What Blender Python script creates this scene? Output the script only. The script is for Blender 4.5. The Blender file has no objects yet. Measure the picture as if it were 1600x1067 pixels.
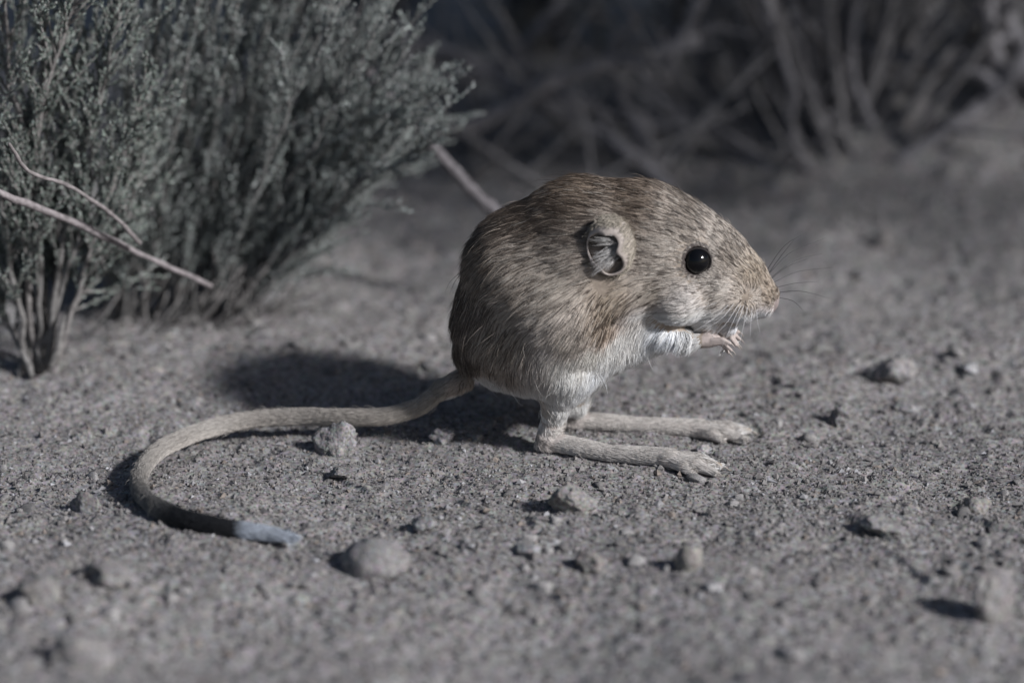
import bpy, bmesh, math, random, colorsys
import numpy as np
from mathutils import Vector, Matrix, kdtree
import openvdb

random.seed(7); rng = np.random.default_rng(7)
S = 0.01                                   # every length below is written in centimetres
C = bpy.context.scene.collection
scene = bpy.context.scene

# ------------------------------------------------------------------ camera
PITCH = math.radians(20.0); FPX = 4537.0
CAM = np.array([0.0, -91.15, 36.74])
FWD = np.array([0, math.cos(PITCH), -math.sin(PITCH)])
UPV = np.array([0, math.sin(PITCH), math.cos(PITCH)])
cd = bpy.data.cameras.new('camera'); cam = bpy.data.objects.new('camera', cd); C.objects.link(cam)
cam.location = CAM * S; cam.rotation_euler = (math.radians(90) - PITCH, 0, 0)
cd.sensor_width = 36; cd.lens = 36 * FPX / 1600
cd.clip_start = 0.02; cd.clip_end = 4000
cd.dof.use_dof = True; cd.dof.focus_distance = 0.955; cd.dof.aperture_fstop = 4.5
cd.dof.aperture_blades = 0
scene.camera = cam

# ------------------------------------------------------------------ sky, sun, exposure
LX, LY, LZ = 11.0, -6.6, 8.3               # towards the light
sun_elev = math.atan2(LZ, math.hypot(LX, LY)); sun_az = math.atan2(LX, LY)
w = bpy.data.worlds.new('World'); scene.world = w; w.use_nodes = True
nt = w.node_tree; nt.nodes.clear()
sky = nt.nodes.new('ShaderNodeTexSky'); sky.sky_type = 'NISHITA'; sky.sun_disc = False
sky.sun_elevation = sun_elev; sky.sun_rotation = sun_az; sky.dust_density = 1.5
bg = nt.nodes.new('ShaderNodeBackground'); bg.inputs['Strength'].default_value = 0.052
wo = nt.nodes.new('ShaderNodeOutputWorld')
nt.links.new(sky.outputs[0], bg.inputs[0]); nt.links.new(bg.outputs[0], wo.inputs[0])
sd = bpy.data.lights.new('sun', 'SUN'); sun = bpy.data.objects.new('sun', sd); C.objects.link(sun)
sd.energy = 4.45; sd.angle = math.radians(6.0); sd.color = (0.985, 0.99, 1.0)
sun.rotation_euler = Vector((LX, LY, LZ)).to_track_quat('Z', 'Y').to_euler(); sun.location = (1.2, -0.6, 1)
vs = scene.view_settings; vs.view_transform = 'Standard'; vs.look = 'None'; vs.exposure = 0.0; vs.gamma = 1
scene.render.engine = 'CYCLES'
scene.cycles.use_denoising = True
scene.cycles.max_bounces = 8; scene.cycles.diffuse_bounces = 3; scene.cycles.glossy_bounces = 2
scene.cycles.transmission_bounces = 4; scene.cycles.transparent_max_bounces = 6
scene.cycles.use_adaptive_sampling = False
scene.cycles_curves.shape = 'RIBBONS'

# ------------------------------------------------------------------ helpers
def ray(px, py):
    d = FWD + np.array([1.0, 0, 0]) * (px - 800) / FPX + UPV * (533.5 - py) / FPX
    return d
def at_y(px, py, y):
    d = ray(px, py); return CAM + d * ((y - CAM[1]) / d[1])
def at_z(px, py, z=0.0):
    d = ray(px, py); return CAM + d * ((z - CAM[2]) / d[2])
def proj(P):
    P = np.atleast_2d(P); r = P - CAM
    dep = r @ FWD
    return np.stack([800 + FPX * r[:, 0] / dep, 533.5 - FPX * (r @ UPV) / dep], 1)

def _hash(i, j, k, seed):
    h = (i.astype(np.uint32) * np.uint32(374761393) + j.astype(np.uint32) * np.uint32(668265263)
         + k.astype(np.uint32) * np.uint32(2147483647) + np.uint32(seed * 1274126177 & 0xffffffff))
    h = (h ^ (h >> np.uint32(13))) * np.uint32(1274126177)
    h = (h ^ (h >> np.uint32(16))) * np.uint32(2246822519)
    h ^= h >> np.uint32(15)
    return h.astype(np.float64) / 4294967295.0
def noise(P, wl, seed=0):
    """smooth value noise in -1..1 at wavelength wl"""
    P = np.asarray(P, float) / wl
    if P.shape[1] == 2: P = np.concatenate([P, np.full((len(P), 1), 0.37)], 1)
    i = np.floor(P).astype(np.int64); f = P - i; f = f * f * f * (f * (f * 6 - 15) + 10)
    out = np.zeros(len(P))
    for a in (0, 1):
        wa = f[:, 0] if a else 1 - f[:, 0]
        for b in (0, 1):
            wb = f[:, 1] if b else 1 - f[:, 1]
            for c in (0, 1):
                wc = f[:, 2] if c else 1 - f[:, 2]
                out += wa * wb * wc * _hash(i[:, 0] + a, i[:, 1] + b, i[:, 2] + c, seed)
    return out * 2 - 1
def sstep(a, b, x):
    t = np.clip((x - a) / (b - a), 0, 1); return t * t * (3 - 2 * t)

def mesh_obj(name, V, F, mat, parent=None, smooth=True, col=None):
    me = bpy.data.meshes.new(name)
    V = np.ascontiguousarray(np.asarray(V, np.float32) * S); F = np.asarray(F, np.int32)
    n = F.shape[1]
    me.vertices.add(len(V)); me.vertices.foreach_set('co', V.ravel())
    me.loops.add(F.size); me.loops.foreach_set('vertex_index', F.ravel())
    me.polygons.add(len(F)); me.polygons.foreach_set('loop_start', np.arange(0, F.size, n, dtype=np.int32))
    me.polygons.foreach_set('use_smooth', np.full(len(F), smooth, bool))
    me.update(calc_edges=True); me.validate()
    if col is not None:
        a = me.attributes.new('tint', 'FLOAT_COLOR', 'POINT')
        c4 = np.ones((len(V), 4), np.float32); c4[:, :3] = col; a.data.foreach_set('color', c4.ravel())
    me.materials.append(mat)
    o = bpy.data.objects.new(name, me); C.objects.link(o)
    if parent is not None: o.parent = parent
    return o
def tag(o, label=None, cat=None, group=None, kind=None):
    if label: o['label'] = label
    if cat: o['category'] = cat
    if group: o['group'] = group
    if kind: o['kind'] = kind
    return o
def empty(name, loc=(0, 0, 0)):
    o = bpy.data.objects.new(name, None); C.objects.link(o)
    o.location = np.array(loc) * S; o.empty_display_size = 0.01
    return o
def part(name, V, F, mat, parent, smooth=True, col=None):
    """a child mesh given in world centimetres; its parent Empty carries only a location"""
    off = np.array(parent.location) / S
    return mesh_obj(name, np.asarray(V) - off, F, mat, parent, smooth, col)

class MB:
    def __init__(s): s.v = []; s.f = []; s.c = []; s.n = 0
    def add(s, V, F, col=None):
        V = np.asarray(V, float); s.v.append(V); s.f.append(np.asarray(F, int) + s.n); s.n += len(V)
        if col is not None: s.c.append(np.broadcast_to(np.asarray(col, float), (len(V), 3)))
    def get(s):
        return np.concatenate(s.v), np.concatenate(s.f), (np.concatenate(s.c) if s.c else None)

def smooth_path(pts, n):
    """Catmull-Rom through pts, n samples, plus the index parameter"""
    P = np.asarray(pts, float)
    P = np.concatenate([[2 * P[0] - P[1]], P, [2 * P[-1] - P[-2]]])
    m = len(P) - 3; out = []
    for t in np.linspace(0, m - 1e-6, n):
        i = int(t); u = t - i; a, b, c, d = P[i:i + 4]
        out.append(0.5 * (2 * b + (c - a) * u + (2 * a - 5 * b + 4 * c - d) * u * u + (3 * b - a - 3 * c + d) * u ** 3))
    return np.array(out)
def tube(path, rad, sides=6, mb=None, rough=0.0):
    """quads round a path with closed pointed ends"""
    P = np.asarray(path, float); n = len(P); R = np.broadcast_to(np.asarray(rad, float), (n,))
    T = np.gradient(P, axis=0); T /= np.linalg.norm(T, axis=1)[:, None] + 1e-9
    up = np.array([0.13, 0.21, 0.97]) if abs(T[0, 2]) < 0.9 else np.array([0.97, 0.2, 0.1])
    V = []
    for i in range(n):
        u = up - T[i] * (up @ T[i]); u /= np.linalg.norm(u); v = np.cross(T[i], u); up = u
        for k in range(sides):
            a = 2 * math.pi * k / sides
            rr = R[i] * (1 + rough * (random.random() - .5))
            V.append(P[i] + rr * (math.cos(a) * u + math.sin(a) * v))
    F = []
    for i in range(n - 1):
        for k in range(sides):
            k2 = (k + 1) % sides
            F.append((i * sides + k, i * sides + k2, (i + 1) * sides + k2, (i + 1) * sides + k))
    V.append(P[0] - T[0] * R[0] * .5); V.append(P[-1] + T[-1] * R[-1] * .5); a, b = len(V) - 2, len(V) - 1
    for k in range(0, sides, 2):
        k1, k2 = (k + 1) % sides, (k + 2) % sides
        F.append((a, k2, k1, k)); e = (n - 1) * sides; F.append((b, e + k, e + k1, e + k2))
    return np.array(V), np.array(F)

# ------------------------------------------------------------------ materials
def new_mat(name):
    m = bpy.data.materials.new(name); m.use_nodes = True
    return m, m.node_tree, m.node_tree.nodes['Principled BSDF']
def earth_mat(name, cols, scale=1.0, rough=0.95, bump=0.4, tint=False):
    """mottled dry earth: blotches, grains, fine bump (object coordinates, metres)"""
    m, t, b = new_mat(name); L = t.links.new
    tc = t.nodes.new('ShaderNodeTexCoord')
    n1 = t.nodes.new('ShaderNodeTexNoise'); n1.inputs['Scale'].default_value = 45 * scale; n1.inputs['Detail'].default_value = 5
    n2 = t.nodes.new('ShaderNodeTexNoise'); n2.inputs['Scale'].default_value = 620 * scale; n2.inputs['Detail'].default_value = 3
    v = t.nodes.new('ShaderNodeTexVoronoi'); v.inputs['Scale'].default_value = 900 * scale
    for n in (n1, n2, v): L(tc.outputs['Object'], n.inputs['Vector'])
    r1 = t.nodes.new('ShaderNodeValToRGB'); r1.color_ramp.elements[0].position = .32; r1.color_ramp.elements[1].position = .7
    r1.color_ramp.elements[0].color = (*cols[0], 1); r1.color_ramp.elements[1].color = (*cols[1], 1)
    L(n1.outputs['Fac'], r1.inputs['Fac'])
    r2 = t.nodes.new('ShaderNodeValToRGB'); e = r2.color_ramp.elements
    e[0].position = .30; e[0].color = (.42, .41, .40, 1); e[1].position = .72; e[1].color = (1.5, 1.47, 1.44, 1)
    x = e.new(.5); x.color = (1, 1, 1, 1)
    L(n2.outputs['Fac'], r2.inputs['Fac'])
    mx = t.nodes.new('ShaderNodeMix'); mx.data_type = 'RGBA'; mx.blend_type = 'MULTIPLY'; mx.inputs['Factor'].default_value = .75
    L(r1.outputs['Color'], mx.inputs[6]); L(r2.outputs['Color'], mx.inputs[7])
    hs = t.nodes.new('ShaderNodeHueSaturation'); hs.inputs['Saturation'].default_value = .30; hs.inputs['Value'].default_value = 1.25
    L(v.outputs['Color'], hs.inputs['Color'])
    m2 = t.nodes.new('ShaderNodeMix'); m2.data_type = 'RGBA'; m2.blend_type = 'OVERLAY'; m2.inputs['Factor'].default_value = .28
    L(mx.outputs[2], m2.inputs[6]); L(hs.outputs['Color'], m2.inputs[7])
    out = m2.outputs[2]
    if tint:
        at = t.nodes.new('ShaderNodeAttribute'); at.attribute_name = 'tint'
        m3 = t.nodes.new('ShaderNodeMix'); m3.data_type = 'RGBA'; m3.blend_type = 'MULTIPLY'; m3.inputs['Factor'].default_value = 1
        L(out, m3.inputs[6]); L(at.outputs['Color'], m3.inputs[7]); out = m3.outputs[2]
    L(out, b.inputs['Base Color'])
    b.inputs['Roughness'].default_value = rough; b.inputs['Specular IOR Level'].default_value = .15
    bp = t.nodes.new('ShaderNodeBump'); bp.inputs['Strength'].default_value = bump; bp.inputs['Distance'].default_value = .0006
    L(n2.outputs['Fac'], bp.inputs['Height']); L(bp.outputs['Normal'], b.inputs['Normal'])
    return m
M_ground = earth_mat('sandy_soil', ((.180, .171, .170), (.236, .226, .225)), bump=.6)
M_clod = earth_mat('dry_clod', ((.175, .167, .166), (.232, .223, .222)), scale=1.6, bump=.7, tint=True)
def tint_mat(name, rough=.9, spec=.2, nscale=300, amt=.5, bump=0.0):
    m, t, b = new_mat(name); L = t.links.new
    at = t.nodes.new('ShaderNodeAttribute'); at.attribute_name = 'tint'
    tc = t.nodes.new('ShaderNodeTexCoord')
    n = t.nodes.new('ShaderNodeTexNoise'); n.inputs['Scale'].default_value = nscale; n.inputs['Detail'].default_value = 4
    L(tc.outputs['Object'], n.inputs['Vector'])
    r = t.nodes.new('ShaderNodeValToRGB'); r.color_ramp.elements[0].position = .3; r.color_ramp.elements[1].position = .7
    lo, hi = 1 - amt, 1 + amt * .6
    r.color_ramp.elements[0].color = (lo, lo, lo, 1); r.color_ramp.elements[1].color = (hi, hi, hi, 1)
    L(n.outputs['Fac'], r.inputs['Fac'])
    mx = t.nodes.new('ShaderNodeMix'); mx.data_type = 'RGBA'; mx.blend_type = 'MULTIPLY'; mx.inputs['Factor'].default_value = 1
    L(at.outputs['Color'], mx.inputs[6]); L(r.outputs['Color'], mx.inputs[7]); L(mx.outputs[2], b.inputs['Base Color'])
    b.inputs['Roughness'].default_value = rough; b.inputs['Specular IOR Level'].default_value = spec
    if bump:
        bp = t.nodes.new('ShaderNodeBump'); bp.inputs['Strength'].default_value = bump; bp.inputs['Distance'].default_value = .0008
        L(n.outputs['Fac'], bp.inputs['Height']); L(bp.outputs['Normal'], b.inputs['Normal'])
    return m
M_grit = tint_mat('sand_grain', nscale=900, amt=.3)
M_leaf = tint_mat('scale_leaf', rough=.75, nscale=250, amt=.3)
M_bark = tint_mat('grey_bark', rough=.9, nscale=420, amt=.45, bump=.6)
M_skin = tint_mat('animal_skin', rough=.65, spec=.35, nscale=500, amt=.2, bump=.25)

# ------------------------------------------------------------------ ground
MOUND = at_z(1450, 275)
LEDGES = [((1330, 812), (1402, 852), .20), ((1388, 868), (1455, 908), .20), ((1498, 792), (1590, 842), .16), ((1205, 590), (1245, 620), .14), ((1155, 640), (1190, 668), .12),
          ((700, 772), (760, 800), .12), ((520, 740), (580, 768), .14), ((820, 640), (700, 668), .10), ((250, 905), (330, 925), .12), ((640, 820), (735, 850), .12)]
LEDGES = [(at_z(*a), at_z(*b), h) for a, b, h in LEDGES]
def ground_h(P, fine=True):
    P = np.asarray(P, float); x, y = P[:, 0], P[:, 1]
    r = np.hypot(x - 3, y + 1)
    calm = 1 - .85 * np.exp(-(r / 6.5) ** 2)                       # it sits on a level spot
    h = .55 * noise(P, 13, 1) * calm + .26 * noise(P, 5.2, 2) * calm
    h += 3.9 * np.exp(-(((x - MOUND[0] - 3) / 10) ** 2 + ((y - MOUND[1] - 1) / 4.5) ** 2))
    h += .5 * noise(P, 7.5, 12) * sstep(5, 14, np.abs(y + 1)) * (1 - sstep(40, 70, r))
    h += 1.0 * sstep(14, 30, y) + 5 * sstep(120, 900, r) * noise(P, 260, 3)
    if fine:
        near = 1 - sstep(34, 60, r)
        h += near * (.11 * noise(P, 2.1, 4) + .075 * noise(P, .95, 5))
        h += near * (.044 * noise(P, .46, 6) + .036 * noise(P, .24, 7) + .022 * noise(P, .15, 8))
        for a, b, hh in LEDGES:                                      # broken edges of the crust
            ab = (b - a)[:2]; L2 = ab @ ab; t = ((P - a[:2]) @ ab) / L2; m = (t > -.3) & (t < 1.3)
            if not m.any(): continue
            Pm = P[m]; nrm_ = np.array([-ab[1], ab[0]]) / math.sqrt(L2); nrm_ = nrm_ if nrm_[0] > 0 else -nrm_
            sd_ = (Pm - a[:2]) @ nrm_ + .22 * noise(Pm, .9, 21) + .08 * noise(Pm, .3, 22)
            h[m] += hh * sstep(0, .07, sd_) * np.exp(-np.maximum(sd_, 0) / .9) * sstep(-.3, .05, t[m]) * sstep(1.3, .95, t[m])
        pit = noise(P, .62, 9); h -= near * .13 * sstep(.48, .85, pit)
        lump = noise(P, .8, 10); h += near * .10 * sstep(.4, .7, lump)
    return h
def grow(a, b, d0, k=1.12, dmax=1e9):
    out = [a]; d = d0; s = 1 if b > a else -1
    while (out[-1] - b) * s < 0:
        d = min(d * k, dmax); out.append(out[-1] + s * d)
    return out[1:]
FAR = 60000.0
ys = list(np.arange(-13, 12, .088)); ys = list(reversed(grow(-13, -34, .088, 1.02, .16))) + ys
ys = ys + grow(ys[-1], 50, .088, 1.012, .35)
ys = list(reversed(grow(ys[0], -FAR, .3, 1.35))) + ys + grow(ys[-1], FAR, .4, 1.35)
xs = list(np.arange(-18, 18.01, .088)); xs = list(reversed(grow(-18, -26, .088, 1.03))) + xs + grow(xs[-1], 26, .088, 1.03)
xs = list(reversed(grow(xs[0], -FAR, .4, 1.35))) + xs + grow(xs[-1], FAR, .4, 1.35)
XX, YY = np.meshgrid(xs, ys); G = np.stack([XX.ravel(), YY.ravel()], 1)
H = ground_h(G); nx, ny = len(xs), len(ys)
idx = np.arange(nx * ny).reshape(ny, nx)
Fq = np.stack([idx[:-1, :-1], idx[:-1, 1:], idx[1:, 1:], idx[1:, :-1]], -1).reshape(-1, 4)
ground = mesh_obj('ground', np.column_stack([G, H]), Fq, M_ground)
tag(ground, kind='structure')
def gz(x, y): return float(ground_h(np.array([[x, y]]))[0])
def on_ground(px, py):
    """the ground point seen at a pixel, relief included"""
    z = 0.0
    for _ in range(6):
        p = at_z(px, py, z); z = float(ground_h(p[None, :2], False)[0])
    return at_z(px, py, z)

# loose grit: far too many to count
NG = 78000
gy = np.concatenate([rng.uniform(-30, 34, NG // 3), rng.normal(-2, 8, NG - NG // 3)])
gx = rng.uniform(-1, 1, NG) * (18.5 + gy * .19)
gs = np.exp(rng.normal(math.log(.036), .50, NG)); gs = np.clip(gs, .018, .15) * (1 + .02 * np.abs(gy))
gp = np.stack([gx, gy, ground_h(np.stack([gx, gy], 1)) + gs * .25], 1)
octV = np.array([(1, 0, 0), (-1, 0, 0), (0, 1, 0), (0, -1, 0), (0, 0, 1), (0, 0, -1)], float)
octF = np.array([(0, 2, 4), (2, 1, 4), (1, 3, 4), (3, 0, 4), (2, 0, 5), (1, 2, 5), (3, 1, 5), (0, 3, 5)])
A = rng.uniform(0, 2 * math.pi, NG); ca, sa = np.cos(A), np.sin(A)
Vg = octV[None] * rng.uniform(.55, 1.25, (NG, 6, 1)) + rng.normal(0, .22, (NG, 6, 3))
Vg[..., 2] *= .75
Vg = np.stack([Vg[..., 0] * ca[:, None] - Vg[..., 1] * sa[:, None], Vg[..., 0] * sa[:, None] + Vg[..., 1] * ca[:, None], Vg[..., 2]], -1)
Vg = Vg * gs[:, None, None] + gp[:, None]
pal = np.array([(.23, .22, .212), (.27, .262, .255), (.18, .173, .17), (.33, .33, .335), (.255, .222, .195), (.10, .098, .10), (.42, .425, .44)])
gi = rng.choice(len(pal), NG, p=[.34, .22, .18, .09, .07, .07, .03])
gc = pal[gi] * .9 * np.array([1.02, .99, 1.0]) * rng.uniform(.8, 1.15, (NG, 1))
grit = mesh_obj('grit', Vg.reshape(-1, 3), (octF[None] + 6 * np.arange(NG)[:, None, None]).reshape(-1, 3), M_grit, None, False, np.repeat(gc, 6, 0))
tag(grit, 'loose pale sand grains strewn over the dry ground', 'grit', kind='stuff')

# ------------------------------------------------------------------ stones and clods
def rock_mesh(seed, rough=.18, sub=4, facets=7, flat=.75, sharp=.97):
    bm = bmesh.new(); bmesh.ops.create_icosphere(bm, subdivisions=sub, radius=1)
    V = np.array([v.co[:] for v in bm.verts]); F = np.array([[v.index for v in f.verts] for f in bm.faces]); bm.free()
    r = np.random.default_rng(seed)
    for _ in range(facets + 5):                                         # broken faces
        n = r.normal(size=3); n /= np.linalg.norm(n); d = r.uniform(.42, .85)
        e = V @ n - d; V = V - np.outer(np.where(e > 0, e * sharp, 0), n)
    off = r.uniform(0, 50, 3)
    dsp = rough * (.55 * noise(V + off, .8, seed) + .45 * noise(V + off, .33, seed + 1) + .34 * noise(V + off, .17, seed + 2) + .2 * noise(V + off, .09, seed + 3)) - .10 * sstep(.35, .8, noise(V + off, .25, seed + 4))
    V = V * (1 + dsp)[:, None]
    return V, F
def stone(name, label, cat, px, py, w, h, seed, depth=None, tint=(1, 1, 1), rough=.18, group=None, facets=7, sub=4, sink=.5, yaw=None):
    """px, py: foot of the stone; w, h: width and standing height in cm"""
    p = on_ground(px, py); V, F = rock_mesh(seed, rough, sub, facets)
    V = V / (np.abs(V).max(0) + 1e-6)
    a = (seed * 1.7) if yaw is None else yaw
    hz = h * (1 + sink)
    V = V * np.array([w / 2, (depth or w * .8) / 2, hz / 2])
    base = p + np.array([0, (depth or w * .8) / 2 * .8, 0]); base[2] = gz(base[0], base[1])
    o = empty_loc = None
    tn = (np.asarray(tint) * .55 + .42) * (1 + .12 * noise(V + 9, .5, seed + 5))[:, None]
    o = mesh_obj(name, V + np.array([0, 0, h / 2 - h * sink / 2]), F, M_clod, None, True, tn)
    o.location = base * S
    return tag(o, label, cat, group)

stone('clod', 'round pitted clod touching the tail behind a dark shadow', 'clod', 526, 716, 1.78, 1.22, 11, tint=(1.05, 1.05, 1.06), rough=.34, facets=-1)
stone('clod', 'small pale chip of stone under the rump next to the tail', 'stone', 692, 697, 1.0, .62, 12, tint=(1.35, 1.35, 1.42), rough=.3)
stone('clod', 'jagged pale clod on the sand in front of the hind foot', 'clod', 898, 812, 1.75, 1.15, 13, tint=(1.1, 1.08, 1.05), rough=.34, facets=9)
stone('stone', 'smooth grey dome-shaped stone in front of the white tail tip', 'stone', 584, 903, 2.25, 1.15, 14, tint=(.92, .92, .95), rough=.16, facets=-4)
stone('clod', 'small sandy clod outside the bend of the tail', 'clod', 135, 802, 1.25, .66, 15, tint=(1.1, 1.08, 1.07), rough=.24)
stone('clod', 'low flat crumbling clod beside a soft rounded sandy lump', 'clod', 176, 920, 1.9, .7, 16, tint=(1.0, .99, .98), rough=.3)
stone('clod', 'soft rounded sandy lump beside a dark crumb', 'clod', 68, 952, 1.6, .72, 17, tint=(1.05, 1.03, 1.0), rough=.2)
stone('clod', 'wide low sandy lump in front of the soft rounded lump', 'clod', 132, 1052, 2.3, .8, 18, tint=(1.12, 1.1, 1.08), rough=.2)
stone('pebble', 'tiny dark crumb of earth beside a rounded lump', 'pebble', 113, 972, .34, .25, 19, tint=(.45, .45, .46), sub=3)
stone('clod', 'rough grey clod casting shadow beyond the far hind toes', 'clod', 1312, 668, 1.2, .8, 20, tint=(.95, .95, .97), rough=.36, facets=9)
stone('stone', 'long pale slanting rock behind the grey clod', 'stone', 1395, 605, 1.9, 1.0, 21, tint=(1.15, 1.14, 1.15), rough=.5, facets=1, yaw=.5)
stone('stone', 'flat whitish flake lying in front of the long slanting rock', 'stone', 1418, 648, 1.0, .3, 22, tint=(1.45, 1.45, 1.5), rough=.25)
stone('stone', 'small white flake lying on the sand beyond the rocks', 'stone', 1518, 585, .85, .3, 23, tint=(1.75, 1.76, 1.85), rough=.15)
stone('pebble', 'sandy pebble leaning on a thin ridge of crust', 'pebble', 1527, 806, 1.05, .62, 24, tint=(1.15, 1.1, 1.02), rough=.26)
stone('pebble', 'round beige pebble with a small white chip in front of it', 'pebble', 1080, 893, 1.0, .72, 25, tint=(1.2, 1.13, 1.02), rough=.14, facets=3)
stone('pebble', 'lumpy beige pebble between a flat white chip and the round beige pebble', 'pebble', 928, 892, 1.15, .58, 26, tint=(1.15, 1.1, 1.02), rough=.28)
stone('stone', 'flat white chip in front of the jagged pale clod', 'stone', 826, 874, 1.0, .32, 27, tint=(1.55, 1.56, 1.62), rough=.22)
stone('stone', 'small white chip beside the round beige pebble', 'stone', 1112, 930, .75, .34, 28, tint=(1.75, 1.77, 1.85), rough=.28)
stone('stone', 'tall upright sandy stone standing alone on the sand', 'stone', 1548, 982, 1.5, 1.6, 29, tint=(1.15, 1.12, 1.1), rough=.35, facets=-2)
stone('clod', 'broad low crust fragment tilted beside a crack in the sand', 'clod', 1378, 845, 1.5, .5, 30, tint=(1.05, 1.05, 1.06), rough=.3)
stone('clod', 'dark crumbly clod inside the curve of the tail', 'clod', 530, 757, 1.1, .36, 31, tint=(.72, .72, .74), rough=.36)
stone('clod', 'dim clod on the ground beyond the whiskers', 'clod', 1378, 388, 1.1, .65, 32, tint=(1.1, 1.05, 1.0), rough=.25)
stone('clod', 'dark grey clod just in front of the dim clod beyond the whiskers', 'clod', 1350, 436, 1.0, .35, 33, tint=(.6, .6, .63), rough=.3)
stone('pebble', 'dark pebble at the toes of the near hind foot', 'pebble', 1122, 713, .4, .22, 34, tint=(.4, .4, .42), sub=3)
stone('stone', 'pale chip of stone between the toes of both hind feet', 'stone', 1098, 707, .7, .36, 35, tint=(1.5, 1.5, 1.55), rough=.3)
stone('clod', 'small grey lump on the sand between tail tip and jagged clod', 'clod', 660, 838, 1.0, .34, 36, tint=(1.1, 1.1, 1.15), rough=.3)
stone('clod', 'low sandy crumb on the sand near the shrub stems', 'clod', 128, 690, .9, .36, 37, tint=(1.0, .98, .97), rough=.3)
stone('clod', 'small clod at the foot of the tail under the rump', 'clod', 745, 690, .8, .3, 38, tint=(.95, .95, .96), rough=.32)
# many small look-alike pebbles
shared = []
for k in range(6):
    V, F = rock_mesh(60 + k, .26, 2, 6); V = V / np.abs(V).max(0)
    me_o = mesh_obj('pebble', V, F, M_clod, None, True, np.ones(3) * (.75 + .14 * k)); shared.append(me_o.data); bpy.data.objects.remove(me_o)
n = 0
while n < 150:
    px, py = random.uniform(0, 1600), random.uniform(500, 1060)
    if 690 < px < 1180 and py < 745: continue
    if 180 < px < 720 and 630 < py < 850: continue
    p = on_ground(px, py); s = random.choice([.13, .15, .17, .2, .24, .3])
    o = bpy.data.objects.new('pebble', random.choice(shared)); C.objects.link(o)
    o.location = np.array([p[0], p[1], gz(p[0], p[1]) + s * .25]) * S
    o.scale = (s * random.uniform(.8, 1.3), s, s * random.uniform(.55, .85)); o.rotation_euler = (0, 0, random.uniform(0, 6.28))
    tag(o, 'tiny sandy crumb scattered among the grains of the ground', 'pebble', 'small crumbs scattered over the sand'); n += 1

# ------------------------------------------------------------------ shrubs
LEAFPAL = {'green': [(.155, .182, .160), (.195, .222, .198), (.135, .16, .15), (.23, .252, .236)],
           'grey': [(.225, .252, .238), (.27, .295, .285), (.195, .218, .212), (.25, .26, .26)],
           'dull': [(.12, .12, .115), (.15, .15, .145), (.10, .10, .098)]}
def leaves_along(path, mb, pal, length=.26, width=.055, step=.10, start=.0, spread=.38):
    """short spindle leaves spiralling up a shoot"""
    P = np.asarray(path); d = np.linalg.norm(np.diff(P, axis=0), axis=1); cum = np.concatenate([[0], np.cumsum(d)])
    tot = cum[-1]; n = max(1, int(tot * (1 - start) / step))
    s = start * tot + (np.arange(n) + rng.random(n)) * step; s = s[s < tot + .02]; n = len(s)
    if n == 0: return
    q = np.stack([np.interp(s, cum, P[:, c]) for c in range(3)], 1)
    i = np.clip(np.searchsorted(cum, s) - 1, 0, len(P) - 2); T = P[i + 1] - P[i]; T /= np.linalg.norm(T, axis=1)[:, None]
    u = np.cross(T, (.3, .5, .81)); u /= np.linalg.norm(u, axis=1)[:, None]; v = np.cross(T, u)
    a = random.uniform(0, 6) + 2.4 * np.arange(n) + rng.uniform(-.5, .5, n)
    o = np.cos(a)[:, None] * u + np.sin(a)[:, None] * v
    L = (length * rng.uniform(.65, 1.25, n) * (1 - .35 * s / tot))[:, None]; W = (width * rng.uniform(.8, 1.25, n))[:, None]
    ax = T + o * (spread * rng.uniform(.6, 1.4, n))[:, None]; ax /= np.linalg.norm(ax, axis=1)[:, None]
    b = np.cross(ax, T); b /= np.linalg.norm(b, axis=1)[:, None] + 1e-9; c = np.cross(ax, b); m = q + ax * L * .55
    V = np.stack([q, m + b * W, m - b * .5 * W + c * .87 * W, m - b * .5 * W - c * .87 * W, q + ax * L], 1).reshape(-1, 3)
    F = (LEAF_F[None] + 5 * np.arange(n)[:, None, None]).reshape(-1, 3)
    col = np.asarray(pal)[rng.integers(0, len(pal), n)] * rng.uniform(.75, 1.3, (n, 1))
    mb.add(V, F, np.repeat(col, 5, 0))
LEAF_F = np.array([(0, 2, 1), (0, 3, 2), (0, 1, 3), (4, 1, 2), (4, 2, 3), (4, 3, 1)])
def shoot(base, d, L, curve=.15, n=6):
    d = d / np.linalg.norm(d); up = np.array([0, 0, 1.0]); side = rng.normal(0, 1, 3)
    pts = [np.array(base)]
    for i in range(n):
        d = d + up * curve * .25 + side * .035; d /= np.linalg.norm(d)
        pts.append(pts[-1] + d * L / n)
    return np.array(pts)
BARKS = [(.205, .195, .19), (.24, .23, .225), (.17, .162, .158), (.215, .20, .195)]
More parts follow.
